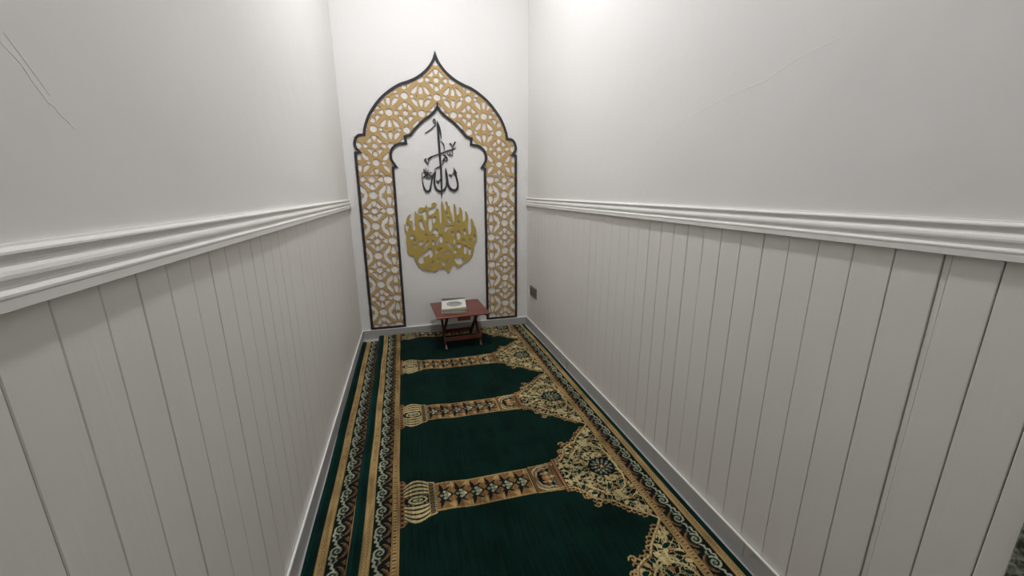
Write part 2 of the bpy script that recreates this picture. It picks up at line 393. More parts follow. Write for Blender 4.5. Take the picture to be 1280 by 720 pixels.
lt = pl.mesh('lattice', D-.0085, D-.002, M_gold); lt.parent = arch; under(arch, lt)
# ---------------------------------------------------------------- calligraphy (strokes measured on the wall)
Cc = Vector((0, 0, H))
def onwall(px, py):      # survey of the photograph: where a point of the lettering lies on the back wall
    d = F+(px-640)/487.03*R2-(py-360)/487.03*U2; t = D/d.y; return (d.x*t, H+d.z*t)
PXM = .0073
def zz(ox, oy, s, pts):
    P = [(*onwall(ox+x/s, oy+y/s), w_/s*PXM) for x, y, w_ in pts]
    return P
def strokes_from(lst, s, m=5):
    out = []
    for (ox, oy), pts in lst:
        P = zz(ox, oy, s, pts); P = catmull(P, m) if len(P) > 2 else P
        out.append(([(a, b) for a, b, c in P], [max(c, .0025) for a, b, c in P]))
    return out
a5, a6 = (524, 145), (524, 197)
lst = [(a5, [(272, 100, 10), (262, 62, 10), (240, 58, 12), (226, 85, 12), (245, 112, 12), (272, 100, 10), (274, 120, 12), (262, 150, 14), (225, 195, 15), (165, 245, 14), (95, 287, 10)]),
       (a5, [(300, 78, 5), (302, 150, 28), (312, 250, 38), (322, 400, 38), (332, 520, 38), (340, 620, 38), (346, 716, 37)]),
       (a6, [(346, 20, 36), (358, 150, 36), (366, 300, 36), (370, 430, 34), (372, 540, 28), (372, 600, 22), (372, 684, 5)]),
       (a5, [(306, 100, 10), (335, 200, 30), (356, 300, 24), (368, 384, 5)]),
       (a5, [(355, 416, 6), (392, 455, 16), (415, 510, 15), (413, 590, 6)]),
       (a5, [(138, 712, 6), (190, 684, 16), (250, 662, 18), (330, 635, 20), (450, 592, 20), (560, 552, 20), (608, 528, 8)]),
       (a5, [(508, 455, 26), (530, 478, 18), (556, 520, 12), (560, 560, 10)]), (a5, [(600, 432, 26), (575, 470, 18), (556, 520, 12)]),
       (a5, [(468, 622, 8), (480, 648, 14), (500, 655, 15), (512, 620, 10), (524, 652, 14), (546, 655, 15), (558, 625, 12), (545, 570, 10)]),
       (a6, [(120, 12, 8), (90, 40, 20), (118, 72, 22), (148, 118, 10), (152, 70, 10), (162, 30, 14), (215, -6, 10)]),
       (a6, [(400, -50, 18), (440, -20, 24), (466, 20, 20), (450, 58, 20), (395, 40, 8), (430, -2, 10), (420, 30, 8), (385, 55, 8), (402, 90, 10), (368, 120, 10), (344, 145, 14), (300, 166, 14), (252, 198, 6)]),
       (a6, [(70, 190, 10), (100, 230, 12), (130, 300, 10)]), (a6, [(108, 172, 8), (116, 230, 10), (130, 300, 10)]), (a6, [(152, 205, 8), (140, 250, 12), (130, 300, 10)]),
       (a6, [(210, 240, 6), (160, 256, 10), (125, 290, 10)]), (a6, [(205, 298, 8), (150, 285, 10), (100, 300, 12), (60, 320, 6)]), (a6, [(72, 225, 8), (110, 290, 12), (160, 342, 6)]),
       (a6, [(62, 340, 8), (95, 318, 12), (140, 350, 10), (190, 330, 12), (208, 296, 6)]), (a6, [(80, 260, 8), (130, 250, 10), (170, 300, 10), (200, 320, 8)]),
       (a6, [(56, 236, 6), (48, 270, 10), (48, 340, 12), (58, 420, 20), (84, 510, 30), (118, 558, 38), (148, 566, 40), (180, 530, 34), (198, 440, 24), (212, 360, 24), (232, 290, 28), (275, 226, 16)]),
       (a6, [(278, 232, 8), (262, 300, 24), (252, 380, 28), (256, 450, 32), (282, 520, 38), (325, 556, 42), (375, 560, 40), (425, 526, 32), (452, 450, 24), (450, 330, 28), (442, 240, 28), (440, 175, 6)]),
       (a6, [(440, 175, 8), (456, 260, 26), (468, 360, 30), (482, 450, 36), (520, 520, 46), (570, 548, 50), (615, 536, 44), (642, 478, 32), (636, 400, 32), (612, 310, 30), (588, 240, 36), (576, 165, 5)]),
       (a6, [(576, 190, 8), (600, 225, 24), (628, 268, 6)]), (a6, [(552, 272, 6), (580, 250, 18), (600, 262, 20), (625, 264, 6)]),
       (a6, [(494, 280, 18), (515, 292, 18), (538, 332, 10)]), (a6, [(538, 332, 8), (536, 290, 10), (560, 268, 8)]),
       (a6, [(282, 384, 18), (302, 396, 18), (322, 438, 10)]), (a6, [(322, 438, 8), (322, 395, 10), (352, 364, 16)])]
st = strokes_from(lst, 13.333)
bm = bmesh.new(); ribbons(bm, st, D-.0125, D-.0005, seed=3)
cal = obj('wall_calligraphy', bm, M_black)
for v in cal.data.vertices: v.co -= Vector((CX, D, 1.79))
cal.location = (CX, D, 1.79)
tag(cal, 'black Arabic calligraphy with one tall vertical stroke above the round gold lettering', 'wall lettering')
# round gold lettering : outline with its openings, traced then cut from a plate
q1, q2, q3, q4 = (500, 245), (550, 245), (500, 293), (550, 293)
OL = [(q1, [(76, 600), (74, 520), (80, 492), (95, 512), (104, 500), (105, 430), (125, 375), (165, 330), (186, 314), (194, 332), (170, 368), (160, 400), (176, 432), (200, 446), (214, 412), (224, 440), (229, 520), (238, 600), (255, 616), (271, 606), (272, 540), (257, 420), (255, 300), (265, 256), (286, 280), (328, 286), (325, 240), (345, 205), (380, 194), (440, 206), (456, 186), (466, 112), (480, 168), (496, 200), (548, 200), (566, 180), (558, 150), (575, 122), (610, 110), (650, 120), (666, 150), (652, 184), (610, 206), (545, 222), (520, 250), (505, 290), (515, 334), (560, 326), (620, 290), (636, 262), (646, 226), (672, 212), (700, 240), (710, 300), (716, 400), (719, 480)]),
      (q2, [(8, 492), (22, 478), (18, 300), (12, 150), (22, 62), (46, 110), (70, 165), (80, 230), (92, 258), (102, 232), (117, 200), (108, 150), (84, 112), (100, 88), (126, 95), (142, 140), (152, 190), (164, 140), (180, 195), (186, 260), (206, 310), (222, 370), (236, 440), (246, 470), (254, 455), (250, 330), (235, 230), (235, 160), (252, 118), (272, 160), (296, 210), (298, 290), (302, 350), (318, 330), (340, 322), (346, 250), (340, 210), (362, 184), (392, 240), (406, 290), (405, 370), (410, 440), (422, 462), (440, 440), (456, 400), (450, 330), (444, 290), (466, 264), (492, 310), (512, 370), (510, 430), (500, 500), (502, 580), (514, 680), (530, 688), (550, 660), (556, 600), (546, 500), (540, 430), (562, 382), (590, 430), (610, 490), (618, 536), (642, 560), (656, 620), (664, 700)]),
      (q4, [(664, 60), (650, 140), (618, 170), (610, 250), (596, 320), (565, 400), (520, 450), (450, 500), (400, 535), (370, 580), (325, 592), (280, 562), (245, 540), (212, 560), (192, 610), (180, 660), (150, 686), (120, 670), (104, 622), (60, 602), (0, 602)]),
      (q3, [(690, 622), (660, 665), (600, 662), (480, 650), (400, 622), (340, 580), (306, 540), (298, 500), (258, 460), (250, 390), (190, 376), (140, 330), (122, 270), (120, 180), (105, 140), (104, 60), (118, 0)]),
      (q1, [(118, 688), (88, 650)])]
HO = [(q1, [(110, 510), (150, 505), (156, 600), (130, 625), (108, 580)]), (q1, [(300, 292), (350, 304), (400, 290), (416, 308), (400, 334), (328, 334)]), (q1, [(430, 266), (462, 275), (466, 430), (442, 415), (418, 350), (414, 300)]),
      (q1, [(366, 440), (396, 450), (420, 540), (448, 590), (420, 606), (378, 570), (355, 500)]), (q1, [(528, 388), (564, 400), (568, 500), (578, 560), (552, 612), (530, 600), (518, 480)]), (q1, [(590, 374), (620, 366), (642, 388), (622, 460), (606, 484), (590, 430)]),
      (q1, [(640, 575), (690, 650), (662, 684), (596, 655), (600, 615)]), (q3, [(450, 5), (478, -8), (492, 8), (472, 22)]), (q3, [(175, 20), (245, 12), (250, 45), (212, 88), (172, 52)]), (q3, [(205, 184), (290, 190), (302, 212), (245, 216)]),
      (q3, [(348, 118), (410, 128), (408, 160), (372, 190), (345, 172)]), (q3, [(492, 118), (502, 158), (470, 205), (412, 255), (398, 250), (430, 208), (468, 145)]), (q3, [(258, 88), (285, 80), (286, 128), (266, 130)]), (q3, [(570, 118), (612, 110), (616, 158), (600, 190), (572, 152)]),
      (q3, [(714, 55), (702, 110), (668, 192), (650, 180), (680, 100)]), (q3, [(540, 240), (564, 275), (592, 350), (576, 400), (546, 416), (536, 398), (540, 360), (505, 352), (488, 390), (430, 388), (410, 420), (420, 478), (442, 500), (400, 522), (350, 512), (334, 450), (350, 392), (420, 352), (480, 292)]),
      (q3, [(470, 572), (530, 556), (542, 588), (500, 602)]), (q3, [(560, 500), (608, 472), (618, 498), (580, 520)]), (q3, [(640, 282), (700, 276), (716, 292), (652, 344), (642, 320)]), (q3, [(672, 440), (712, 430), (710, 478), (682, 472)]), (q3, [(560, 0), (610, 0), (600, 34), (566, 24)]), (q3, [(645, 2), (682, 6), (666, 40)]),
      (q2, [(92, 542), (150, 546), (228, 534), (202, 560), (132, 588), (100, 640), (86, 600)]), (q2, [(140, 382), (160, 402), (190, 458), (180, 476), (148, 470), (130, 422)]), (q2, [(102, 292), (130, 290), (126, 338), (106, 338)]), (q2, [(326, 440), (350, 468), (344, 496), (314, 488)]),
      (q2, [(206, 662), (236, 642), (262, 740), (270, 842), (248, 830), (240, 750)]), (q2, [(302, 642), (342, 636), (362, 720), (348, 760), (326, 785), (310, 720)]), (q2, [(426, 590), (450, 600), (466, 642), (452, 700), (430, 660)]),
      (q4, [(110, 152), (138, 138), (222, 200), (214, 226), (160, 200)]), (q4, [(306, 172), (366, 160), (376, 200), (346, 246), (308, 212)]), (q4, [(438, 212), (464, 200), (478, 260), (470, 338), (440, 342), (428, 280)]), (q4, [(514, 250), (538, 240), (550, 300), (534, 362), (510, 340)]),
      (q4, [(56, 322), (120, 310), (160, 288), (186, 312), (160, 336), (80, 342)]), (q4, [(248, 260), (288, 270), (302, 310), (272, 334), (240, 312)]), (q4, [(262, 408), (308, 430), (360, 404), (390, 430), (396, 490), (370, 522), (320, 520), (286, 482)]), (q4, [(2, 20), (28, 8), (44, 120), (22, 142), (4, 130)]),
      (q4, [(2, 232), (30, 240), (32, 258), (4, 286)]), (q4, [(30, 510), (68, 482), (96, 520), (82, 546), (42, 544)]), (q4, [(116, 498), (150, 450), (166, 470), (132, 520)]), (q4, [(602, 22), (620, 10), (626, 80), (610, 112)]), (q4, [(414, 80), (438, 80), (440, 120), (418, 122)]), (q4, [(530, 80), (550, 80), (552, 130), (530, 132)])]
S4 = 14.4
def q2w(o, pts): return [onwall(o[0]+x/S4, o[1]+y/S4) for x, y in pts]
outline = []
def grow(P, k):
    cx, cz = sum(p[0] for p in P)/len(P), sum(p[1] for p in P)/len(P); return [(cx+(a-cx)*k, cz+(b-cz)*k) for a, b in P]
for o_, pts in OL: outline += q2w(o_, pts)
OC = (.333, 1.02)
pl = Plate(-.06, .73, .62, 1.42, .0022); pl.poly(chaikin(outline, 1, True), True)
for o_, p in HO: pl.poly(chaikin(grow(q2w(o_, p), 1.02 if len(p) > 14 else 1.20), 1, True), False)
for _ in range(3):
    m = pl.m; pl.m = m & np.roll(m, 1, 0) & np.roll(m, -1, 0) & np.roll(m, 1, 1) & np.roll(m, -1, 1)
rc = pl.mesh('round_calligraphy', -.0, .0115, M_olive, 1, (OC[0], 0, OC[1])); rc.location = (OC[0], D-.0155, OC[1])
tag(rc, 'round openwork gold Arabic calligraphy inside the arch, above the small red table', 'wall lettering')
# mounting pads so that the lettering stands off the wall
for a, b in ((.02, 1.10), (.56, 1.10), (.30, .90), (.45, 1.02)): B('mounting_pad', (a-.02-OC[0], a+.02-OC[0], .0110, .0155, b-.02-OC[1], b+.02-OC[1]), M_olive, rc)
# ---------------------------------------------------------------- wall socket
s = empty('wall_socket', (XR, 3.805, .435)); tag(s, 'small taupe double socket plate on the right panelled wall near the back corner', 'socket')
B('plate', (-.009, 0, -.105, .105, -.055, .055), M_socket, s, bev=.002)
for dy in (-.052, .052):
    p = B('outlet', (-.0105, -.008, dy-.038, dy+.038, -.036, .036), M_socketd, s, bev=.001)
    bm = bmesh.new()
    for a, b in ((0, .014), (-.012, -.010), (.012, -.010)): box(bm, -.0115, -.010, dy+a-.003, dy+a+.003, b-.005, b+.005)
    obj('switch_slot', bm, M_black, p)
# ---------------------------------------------------------------- folding table
TZ = .360; ta = R_(3.2)
tb = empty('folding_table', (.436, 3.700, .0150), ta)
tag(tb, 'small red-brown folding table with crossed legs standing below the gold lettering', 'table')
hw, hd, zt = .252, .262, TZ-.0150
bm = bmesh.new(); box(bm, -hw, hw, -hd, hd, zt-.016, zt, bev=.004); obj('tabletop', bm, M_red, tb)
def beam(name, p0, p1, wx, wt, parent=tb):
    """flat bar from p0 to p1 in the YZ plane, wx wide in x, wt thick"""
    p0, p1 = Vector(p0), Vector(p1); d = (p1-p0); L_ = d.length; d.normalize(); xa = Vector((1, 0, 0)); n = d.cross(xa).normalized()
    M = Matrix((( xa.x, n.x, d.x, p0.x), (xa.y, n.y, d.y, p0.y), (xa.z, n.z, d.z, p0.z), (0, 0, 0, 1)))
    bm = bmesh.new(); box(bm, -wx/2, wx/2, -wt/2, wt/2, 0, L_, bev=.003, M=M); return obj(name, bm, M_red_shade, parent)
for s_ in (-1, 1):
    beam('leg', (s_*.168, -.205, .0), (s_*.168, .165, zt-.016), .020, .030)
    beam('leg', (s_*.142, .190, .0), (s_*.142, -.180, zt-.016), .020, .030)
beam2 = lambda name, x, y0, y1, z0, z1: B(name, (-x, x, y0, y1, z0, z1), M_red, tb, bev=.003)
beam2('stretcher', .180, -.196, -.180, .082, .118)
beam2('stretcher', .150, .118, .134, .050, .090)
beam2('top_rail', .150, -.200, -.180, zt-.034, zt-.015); beam2('top_rail', .178, .150, .170, zt-.034, zt-.015)
B('latch', (-.060, .062, -.252, -.240, zt-.052, zt-.015), M_red, tb, bev=.002)
B('hook', (.205, .225, -.235, -.222, zt-.032, zt-.015), M_black, tb, bev=.002)
# ---------------------------------------------------------------- book on the table
bk = empty('book', (.386, 3.700, TZ+.001), R_(-5.0))
tag(bk, 'thick white and green covered holy book lying on the red folding table', 'book')
bw, bd = .1165, .170
def wedge(name, x0, x1, y0, y1, zf0, zb0, zf1, zb1, m, parent=bk, bev=.0015):
    bm = bmesh.new(); vs = box(bm, x0, x1, y0, y1, 0, 1)
    for v in vs:
        t = (v.co.y+bd)/(2*bd); lo, hi = zf0+(zb0-zf0)*t, zf1+(zb1-zf1)*t; v.co.z = lo if v.co.z < .5 else hi
    bmesh.ops.bevel(bm, geom=bm.edges[:], offset=bev, segments=1, affect='EDGES'); return obj(name, bm, m, parent)
HF, HB = .036, .056
wedge('page_block', -bw+.004, bw-.005, -bd+.004, bd-.004, .003, .003, HF-.003, HB-.003, M_page)
cov = wedge('cover', -bw, bw, -bd, bd, HF-.003, HB-.003, HF, HB, M_cream, bev=.001)
wedge('cover', -bw, bw, -bd, bd, 0, 0, .003, .003, M_bgreen, bev=.001)
wedge('spine', -bw-.001, -bw+.004, -bd, bd, 0, 0, HF, HB, M_cream, bev=.001)
def ztop(y): return HF+(HB-HF)*(y+bd)/(2*bd)
def decal(name, P, m, h, parent=cov):
    bm = bmesh.new(); top = [bm.verts.new((x, y, ztop(y)+h)) for x, y in P]; bot = [bm.verts.new((x, y, ztop(y)-.0005)) for x, y in P]; n = len(P)
    bm.faces.new(top)
    for i in range(n): bm.faces.new((top[i], bot[i], bot[(i+1) % n], top[(i+1) % n]))
    bmesh.ops.recalc_face_normals(bm, faces=bm.faces); return obj(name, bm, m, parent)
XS = [-bw+2*bw*k/16 for k in range(17)]
decal('green_band', [(x, bd) for x in XS]+[(x, bd-.040-.036*(.5-.5*math.cos(math.pi*(x+bw)/bw*.5+math.pi))*1) for x in XS[::-1]], M_bdark, .0004)
decal('green_band', [(x, -bd) for x in XS]+[(x, -bd+.018+.040*max(0, (x+bw)/(2*bw))**1.5) for x in XS[::-1]], M_bgreen, .0004)
decal('gold_band', [(-bw, -bd+.012), (-bw*.45, -bd+.012), (-bw*.45, -bd+.024), (-bw, -bd+.026)], M_lime, .0008)
def ell(rx, ry, cx=0, cy=0, n=32): return [(cx+rx*math.cos(2*math.pi*k/n), cy+ry*math.sin(2*math.pi*k/n)) for k in range(n)]
decal('emblem', ell(.072, .072, .005, -.008), M_bdark, .0006)
decal('emblem', ell(.063, .063, .005, -.008), M_page, .0009)
bm = bmesh.new(); rr = random.Random(5)
def flat_strokes(bm, lst, h):
    for P, wd in lst:
        prev = None; P = catmull(P, 4)
        for i, (x, y) in enumerate(P):
            a, b = P[max(i-1, 0)], P[min(i+1, len(P)-1)]; dx, dy = b[0]-a[0], b[1]-a[1]; l = math.hypot(dx, dy) or 1
            t = wd*(.35+.65*math.sin(math.pi*i/(len(P)-1)))/2; x += .005; y -= .005
            c = (bm.verts.new((x+dy/l*t, y-dx/l*t, ztop(y)+h)), bm.verts.new((x-dy/l*t, y+dx/l*t, ztop(y)+h)))
            if prev: bm.faces.new((prev[0], c[0], c[1], prev[1]))
            prev = c
flat_strokes(bm, [([(.048, -.02), (.045, .02), (.044, .04)], .009), ([(.033, -.03), (.03, .01), (.03, .045)], .009), ([(.03, -.03), (.02, -.038), (.006, -.03), (.008, -.01)], .008), ([(.018, .0), (.016, .03), (.018, .05)], .008),
                  ([(.008, -.01), (-.004, .0), (-.01, .02), (.0, .03), (.008, .016), (-.012, .004)], .009), ([(-.012, .004), (-.03, -.004), (-.034, .014), (-.022, .022), (-.02, .004)], .009), ([(-.02, .004), (-.03, -.024), (-.05, -.026)], .009),
                  ([(-.036, .034), (-.01, .042)], .006), ([(.01, -.048), (-.02, -.046), (-.036, -.038)], .006), ([(-.045, .01), (-.05, .028)], .007)], .0014)
bmesh.ops.recalc_face_normals(bm, faces=bm.faces); obj('cover_lettering', bm, M_bdark, cov)
# ---------------------------------------------------------------- carpets
GREEN = np.array((.0022, .0135, .0100)); HEM = np.array((.0035, .028, .024)); DARK = np.array((.006, .009, .008))
GOLD = np.array((.34, .235, .095)); CREAM = np.array((.42, .345, .17)); BROWN = np.array((.20, .105, .042)); RUST = np.array((.13, .06, .035)); SAGE = np.array((.15, .18, .13)); PALE = np.array((.29, .31, .22))
class Ras:
    def __init__(s, x0, x1, y0, y1, h, bg):
        s.x0, s.y0, s.h = x0, y0, h; s.nx = int(round((x1-x0)/h)); s.ny = int(round((y1-y0)/h))
        s.a = np.tile(np.array(bg, float), (s.ny, s.nx, 1))
        s.X = x0+(np.arange(s.nx)+.5)*h; s.Y = y0+(np.arange(s.ny)+.5)*h
    def win(s, xa, xb, ya, yb):
        i0 = max(0, int((xa-s.x0)/s.h)); i1 = min(s.nx, int((xb-s.x0)/s.h)+2); j0 = max(0, int((ya-s.y0)/s.h)); j1 = min(s.ny, int((yb-s.y0)/s.h)+2)
        if i1 <= i0 or j1 <= j0: return None
        X, Y = np.meshgrid(s.X[i0:i1], s.Y[j0:j1]); return X, Y, s.a[j0:j1, i0:i1]
    def fill(s, cond, col): X, Y = np.meshgrid(s.X, s.Y); s.a[cond(X, Y)] = col
    def line(s, P, wd, col):
        W = wd if isinstance(wd, (list, tuple)) else [wd]*len(P); m = max(W)
        g = s.win(min(p[0] for p in P)-m, max(p[0] for p in P)+m, min(p[1] for p in P)-m, max(p[1] for p in P)+m)
        if g is None: return
        X, Y, A = g; msk = np.zeros(X.shape, bool)
        for (ax, ay), (bx_, by), wa, wb in zip(P[:-1], P[1:], W[:-1], W[1:]):
            dx, dy = bx_-ax, by-ay; l2 = dx*dx+dy*dy+1e-12; t = np.clip(((X-ax)*dx+(Y-ay)*dy)/l2, 0, 1)
            msk |= (X-ax-t*dx)**2+(Y-ay-t*dy)**2 < ((wa+(wb-wa)*t)/2)**2
        A[msk] = col
    def dot(s, x, y, rx, ry, col, ang=0):
        m = max(rx, ry); g = s.win(x-m, x+m, y-m, y+m)
        if g is None: return
        X, Y, A = g; c, q = math.cos(ang), math.sin(ang); u = (X-x)*c+(Y-y)*q; v = -(X-x)*q+(Y-y)*c; A[(u/rx)**2+(v/ry)**2 < 1] = col
    def leaf(s, x, y, L_, wd, ang, col, edge=None):
        c, q = math.cos(ang), math.sin(ang); P = [(x+c*L_*t, y+q*L_*t) for t in (0, .2, .4, .6, .8, 1)]; W = [wd*k for k in (.25, .8, 1, .85, .5, .08)]
        if edge is not None: s.line(P, [k+.005 for k in W], edge)
        s.line(P, W, col)
def spiral(cx, cy, r0, r1, a0, turns, n=26, sy=1):
    return [(cx+(r0+(r1-r0)*k/n)*math.cos(a0+turns*2*math.pi*k/n), cy+sy*(r0+(r1-r0)*k/n)*math.sin(a0+turns*2*math.pi*k/n)) for k in range(n+1)]
# border tile: local b = 0 at outer edge of gold stripe ... ; repeats every PB in y
PB = .1140
HB0 = .0015
def border_tile():
    """width .152: gold stripe .037 | scroll band .081 | inner stripe .034"""
    r = Ras(0, .152, 0, PB, .001, DARK)
    r.fill(lambda X, Y: X < .037, GOLD); r.fill(lambda X, Y: (X < .0035) | ((X > .0335) & (X < .037)), GOLD*.8)
    for k in range(6):
        y = (k+.5)*PB/6
        r.dot(.0185, y, .0072, .0070, BROWN*.8); r.dot(.0185, y, .0034, .0034, CREAM)
        for dx in (.0075, .0295): r.dot(dx, y+PB/12, .0022, .003, BROWN*1.2)
    for k in (-1, 0, 1):
        o = k*PB
        r.line([(x, y+o) for x, y in spiral(.073, .060, .005, .027, 2.6, 1.35)], .0078, PALE)
        r.line([(x, y+o) for x, y in spiral(.073, .060, .002, .014, 0, 1.1)], .0050, SAGE)
        r.line([(.050, .050+o), (.047, .030+o), (.058, .020+o), (.052, .006+o), (.066, -.004+o), (.062, -.016+o), (.074, -.028+o)], [.004, .009, .006, .011, .006, .010, .005], PALE)
        r.line([(.068, .004+o), (.078, .014+o), (.072, .026+o)], [.004, .009, .004], SAGE)
        r.line([(x, y+o) for x, y in spiral(.078, .058, .036, .039, -1.35, .43)], .0055, BROWN*.9)
        r.line([(x, y+o) for x, y in spiral(.078, .058, .030, .031, -1.0, .33)], .003, RUST)
        r.dot(.109, .112+o, .006, .007, RUST); r.dot(.112, .104+o, .004, .004, BROWN); r.dot(.112, .006+o, .004, .004, BROWN)
        r.dot(.102, .002+o, .005, .004, RUST)
    r.fill(lambda X, Y: X > .1185, GOLD*.88); r.fill(lambda X, Y: (X > .121) & (X < .124), BROWN); r.fill(lambda X, Y: (X > .142) & (X < .145), BROWN)
    for k in range(7):
        y = (k+.5)*PB/7
        r.line([(.127, y), (.138, y)], .0042, DARK)
    return r
BT = border_tile()
TP = .776; TX0, TX1 = -.122, 1.031
def field_tile():
    r = Ras(TX0, TX1, -TP/2, TP/2, .0015, GREEN)
    rr = random.Random(11)
    # --- bulb
    X, Y = np.meshgrid(r.X, r.Y)
    hb = .152-.0*X; m = (X < -.093) & (np.abs(Y) < .150-(X+.122)*.55); r.a[m] = RUST
    for k in range(11):
        y = -.135+.027*k
        r.line([(-.118, y-.010), (-.104, y-.009), (-.097, y), (-.104, y+.009), (-.118, y+.010)], .0042, BROWN*1.25); r.dot(-.112, y, .006, .006, DARK)
    xc = (X+.040)/.062; h = .138*(1-.16*np.abs(xc)**2.2)
    inb = (np.abs(xc) < 1) & (np.abs(Y) < h-.012*(xc > 0)*np.abs(xc))
    r.a[inb] = DARK
    s = np.abs(Y)/(.0265*(1-.30*np.clip(np.abs(xc), 0, 1)**2)+.0015)
    ph = (s+.02) % 1.0
    cream = inb & (ph > .40) & (s > .9)
    r.a[cream] = CREAM
    for a_, b_, c_ in ((.046, .024, CREAM), (.036, .016, DARK), (.024, .0095, PALE), (.009, .004, DARK)): r.dot(-.038, 0, a_, b_, c_)
    m = (X > .015) & (X < .044) & (np.abs(Y) < .108); r.a[m] = DARK
    for k in range(9):
        y = -.096+.024*k
        r.dot(.029, y, .0085, .0095, BROWN*1.1); r.dot(.029, y, .004, .005, DARK)
    r.line([(.017, -.108), (.017, .108)], .005, CREAM)
    for k in range(15): r.dot(.043, -.098+.014*k, .0042, .0050, PALE)
    for sg in (1, -1): r.line([(.015, sg*.110), (.045, sg*.101)], .007, CREAM*.9)
    # --- band
    m = (X > .048) & (X < .530) & (np.abs(Y) < .091); r.a[m] = BROWN*.95
    for sg in (1, -1): r.line([(.048, sg*.0885), (.530, sg*.0885)], .0075, GOLD*.92)
    r.line([(.050, -.088), (.050, .088)], .005, GOLD*.9)
    for k in range(6):
        x = .093+.0785*k
        for sg in (1, -1):   # pale fans between motifs
            for a in (-.9, -.45, 0, .45, .9): r.leaf(x+.039, sg*.078, .036, .010, -sg*math.pi/2+a*.9, GOLD*.95)
            r.dot(x+.039, sg*.076, .012, .008, GOLD)
            r.leaf(x-.010, sg*.020, .062, .020, sg*math.pi/2+sg*.25, DARK); r.leaf(x+.000, sg*.030, .036, .014, sg*math.pi/2-sg*.9, GREEN*1.3); r.leaf(x, sg*.02, .040, .014, sg*math.pi/2+sg*1.0, DARK)
        r.line([(x-.034, 0), (x, -.036), (x+.036, 0), (x, .036), (x-.034, 0)], .010, DARK); r.dot(x, 0, .030, .034, DARK)
        for dx, dy, c in ((.020, 0, CREAM*1.1), (.0, .021, PALE), (.0, -.021, PALE), (-.018, 0, SAGE), (.002, .0, CREAM*.8), (.012, .012, SAGE), (.012, -.012, SAGE)): r.dot(x+dx, dy, .0085, .0085, c, math.pi/4)
    # --- divider and capital
    m = (X > .530) & (X < .548) & (np.abs(Y) < .094); r.a[m] = DARK
    r.line([(.535, -.092), (.535, .092)], .006, GOLD); r.line([(.545, -.094), (.545, .094)], .004, GOLD*.8)
    m = (X > .549) & (X < .690) & (np.abs(Y) < .096+(X-.549)*.06); r.a[m] = BROWN*.8
    for sg in (1, -1):
        r.line([(.549, sg*.094), (.600, sg*.097), (.690, sg*.103)], .007, GOLD)
        r.line([(.556, sg*.020), (.560, sg*.060), (.590, sg*.084), (.640, sg*.090), (.670, sg*.092)], [.004, .010, .012, .008, .004], CREAM)
        r.line([(.566, sg*.010), (.580, sg*.050), (.610, sg*.072), (.640, sg*.062), (.660, sg*.086)], [.004, .008, .010, .007, .004], PALE)
        r.line([(.575, sg*.010), (.590, sg*.040), (.615, sg*.050)], [.008, .013, .006], DARK)
        r.leaf(.612, sg*.018, .050, .020, sg*.75, CREAM, DARK)
        r.leaf(.655, sg*.030, .036, .014, sg*1.9, SAGE, DARK)
        r.dot(.640, sg*.050, .010, .014, GREEN)
    r.dot(.600, 0, .024, .024, DARK); r.dot(.618, 0, .022, .024, BROWN*1.5); r.dot(.622, 0, .010, .012, CREAM); r.leaf(.636, 0, .034, .016, 0, CREAM, DARK)
    for sg in (1, -1): r.dot(.604, sg*.030, .010, .007, GOLD)
    # --- flare
    bx_ = np.array([.676, .700, .735, .770, .800, .840, .880, .920, .960, .995, 1.031]); bh = np.array([.085, .100, .106, .140, .200, .222, .235, .285, .322, .352, TP/2])
    hf = np.interp(X, bx_, bh); inf = (X > .680) & (np.abs(Y) < hf)
    r.a[inf] = GREEN*.8
    # vines, leaves and patches, mirrored about the centre line
    def mir(fn):
        for sg in (1, -1): fn(sg)
    pts = []
    tries = 0
    while len(pts) < 120 and tries < 8000:
        tries += 1; x = rr.uniform(.70, 1.02); y = rr.uniform(.0, .375)
        if y > np.interp(x, bx_, bh)-.016: continue
        if (x-.938)**2+y*y < .078**2: continue
        if all((x-a)**2+(y-b)**2 > .0215**2 for a, b in pts): pts.append((x, y))
    for i, (x, y) in enumerate(pts):
        an = rr.uniform(0, 6.28); k = rr.random(); sz = rr.uniform(.030, .045)
        if k < .34: c = CREAM
        elif k < .50: c = BROWN*1.35
        elif k < .60: c = GOLD
        else: c = DARK if k < .8 else GREEN*2
        wd = rr.uniform(.015, .024)
        for sg in (1, -1): r.leaf(x-.5*sz*math.cos(an), sg*(y-.5*sz*math.sin(an)), sz, wd, sg*an, c, DARK if k < .60 else CREAM)
    for i in range(24):
        x, y = pts[rr.randrange(len(pts))]; a0 = rr.uniform(0, 6.28); tn = rr.choice((-.55, -.4, .4, .55, .7)); r0, r1 = rr.uniform(.006, .012), rr.uniform(.022, .034); sy = 1
        P = spiral(x, y, r0, r1, a0, tn, 12)
        P = [p for p in P if abs(p[1]) < np.interp(p[0], bx_, bh)-.006 and (p[0]-.938)**2+p[1]**2 > .074**2]
        if len(P) > 2:
            for sg in (1, -1): r.line([(a, sg*b) for a, b in P], .0058, CREAM); 
